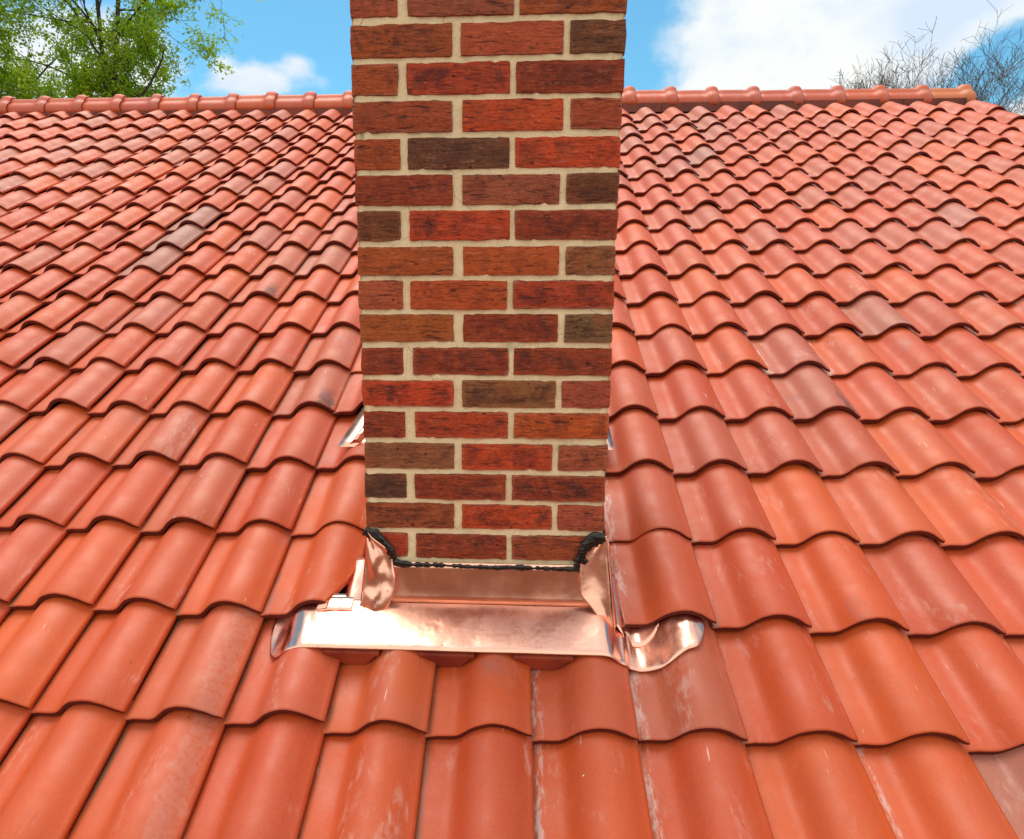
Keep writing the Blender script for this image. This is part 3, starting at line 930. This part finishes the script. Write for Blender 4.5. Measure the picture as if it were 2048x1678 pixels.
# rear pan behind the stack, poking out on both sides
rows = []
for i in range(9):
    t = i / 8
    row = []
    for q in range(31):
        f = q / 30
        xl = -.182 + .045 * t; xr = .604 - .006 * t
        x = xl + (xr - xl) * f
        s = (3.16 + (4.02 - 3.16) * t) * TG
        n = .060 + .004 * (1 - t) + .0012 * noise.noise(Vector((x * 20, t * 4, 3)))
        if t == 0: n -= .004
        row.append(tuple(R(x, s, n)))
    rows.append(row)
sheet('rear_pan', rows)
rows = []                                                        # its standing fold on the left, cream side up
for i in range(7):
    t = i / 6
    base_ = Vector(R(-.150 + .055 * t, (3.20 + .78 * t) * TG, .062))
    rows.append([tuple(base_), tuple(base_ + Vector((.012, .0, .012 + .012 * t))), tuple(base_ + Vector((.028, .0, .016 + .02 * t)))])
sheet('rear_pan', rows)

# ------------------------------------------------------------------ trees
def make_tree(name, label, base, lean, height, r0, seed, crown_r, leafy, spread=.75, twig=1.0, leaf_n=9, group=None, zmin=3.4, levels=4, bark=BARK, twr=.004, leafsz=(.055, .10), up=.25, nc0=13):
    rng = random.Random(seed)
    root = thing(name, label, 'tree', base, group)
    B0 = Vector(base)
    tr = MB(); tw_ = MB(); tips = []
    def tube(pts, rs, lev):
        ns = 6 if rs[0] > .03 else 4 if rs[0] > .012 else 3
        V, F = [], []
        for i, P in enumerate(pts):
            t = (pts[min(i + 1, len(pts) - 1)] - pts[max(0, i - 1)]).normalized()
            s1 = t.cross(Vector((.3, .9, .2))).normalized(); s2 = t.cross(s1)
            for q in range(ns):
                an = 2 * pi * q / ns
                V.append(tuple(P + (s1 * cos(an) + s2 * sin(an)) * rs[i]))
        for i in range(len(pts) - 1):
            for q in range(ns): F.append((i * ns + q, i * ns + (q + 1) % ns, (i + 1) * ns + (q + 1) % ns, (i + 1) * ns + q))
        (tw_ if lev >= 2 and not leafy else tr).add(V, F)
    def grow(P, d, L_, r, lev):
        n_ = 7 if lev < 2 else 5
        pts = [P.copy()]; rs = [r]
        for i in range(n_):
            w_ = .13 if lev else .035
            d = (d + Vector((rng.gauss(0, w_), rng.gauss(0, w_), rng.gauss(0, .10) + up * .12))).normalized()
            P = P + d * (L_ / n_)
            pts.append(P.copy()); rs.append(max(twr, r * (1 - .62 * (i + 1) / n_)))
        tube(pts, rs, lev)
        if lev >= levels:
            tips.append(pts); return
        if lev >= levels - 1: tips.append(pts)
        nch = [4, 5, 5, 5, 4][lev] if lev else nc0
        for c in range(nch):
            f = rng.uniform(.25, 1.0) if lev else .50 + .50 * (c + .5) / nc0
            i = min(n_ - 1, int(f * n_)); w = f * n_ - i
            Q = pts[i].lerp(pts[i + 1], w)
            ax = Vector((rng.gauss(0, 1), rng.gauss(0, 1), rng.gauss(0, .6))).normalized()
            nd = (d * (1 - spread * .55) + ax * spread + Vector((0, 0, up))).normalized()
            grow(Q, nd, L_ * rng.uniform(.42, .68) * (1 if lev else crown_r), max(twr, rs[i] * rng.uniform(.45, .65)), lev + 1)
    grow(Vector((0, 0, 0)), Vector(lean).normalized(), height, r0, 0)
    tr.build('trunk', bark, root, attrs=False)
    if tw_.v: tw_.build('crown', bark, root, attrs=False)
    if leafy:
        lf = MB()
        V, F, C = [], [], []
        for pts in tips:
            if max(p.z for p in pts) + B0.z < zmin: continue
            clump = rng.random()
            for _ in range(leaf_n):
                i = rng.randrange(1, len(pts))
                P = pts[i] + Vector((rng.gauss(0, .05), rng.gauss(0, .05), rng.gauss(0, .05)))
                a = rng.uniform(*leafsz); b = a * rng.uniform(.4, .6)
                d1 = Vector((rng.gauss(0, 1), rng.gauss(0, 1), rng.gauss(-.3, .8))).normalized()
                d2 = d1.cross(Vector((rng.gauss(0, 1), rng.gauss(0, 1), rng.gauss(0, 1)))).normalized()
                nn = d1.cross(d2) * a * .12
                o_ = len(V)
                V += [tuple(P), tuple(P + d1 * a * .5 + d2 * b * .5 + nn), tuple(P + d1 * a), tuple(P + d1 * a * .5 - d2 * b * .5 + nn)]
                F += [(o_, o_ + 1, o_ + 2), (o_, o_ + 2, o_ + 3)]
                t_ = min(1, max(0, clump * .7 + rng.random() * .3)); C += [(t_, 0, 0, 1)] * 4
        lf.add(V, F, 0, C)
        lf.build('crown', LEAF, root, smooth=False)
    return root
make_tree('leafy_tree', 'spring green tree with dark slanting trunk, nearest the small white cloud', (-8.95, 14.0, GZ), (.15, 0, 1), 11.5, .10, 11, .36, True, leaf_n=20, zmin=3.8, nc0=13, spread=.8, up=.1)
make_tree('leafy_tree', 'spring green tree with thin upright trunk, middle one of three above the ridge', (-9.3, 15.0, GZ), (.03, 0, 1), 12.0, .085, 23, .27, True, leaf_n=16, zmin=3.8, nc0=9)
make_tree('leafy_tree', 'spring green tree cut off by the left edge of the photo', (-10.5, 14.4, GZ), (.0, 0, 1), 11.5, .10, 37, .30, True, leaf_n=16, zmin=3.8, nc0=11)
BT = 'bare trees beyond the right end of the ridge'
kw = dict(levels=4, bark=BARK_GREY, twr=.0045, group=BT)
make_tree('bare_tree', 'pale bare tree with fine upright twigs, leftmost of the leafless trees', (12.0, 22, GZ), (.0, 0, 1), 9.25, .08, 5, .40, False, spread=.75, up=.30, nc0=40, **kw)
make_tree('bare_tree', 'densest and tallest leafless tree, its twigs fanning above the end ridge tiles', (13.8, 22, GZ), (.0, 0, 1), 9.5, .09, 8, .40, False, spread=.8, up=.28, nc0=40, **kw)
make_tree('bare_tree', 'leafless tree against the cloud right of the ridge end, reaching below the ridge line', (15.8, 22, GZ), (.0, 0, 1), 6.9, .08, 14, .46, False, spread=.8, up=.22, nc0=40, **kw)
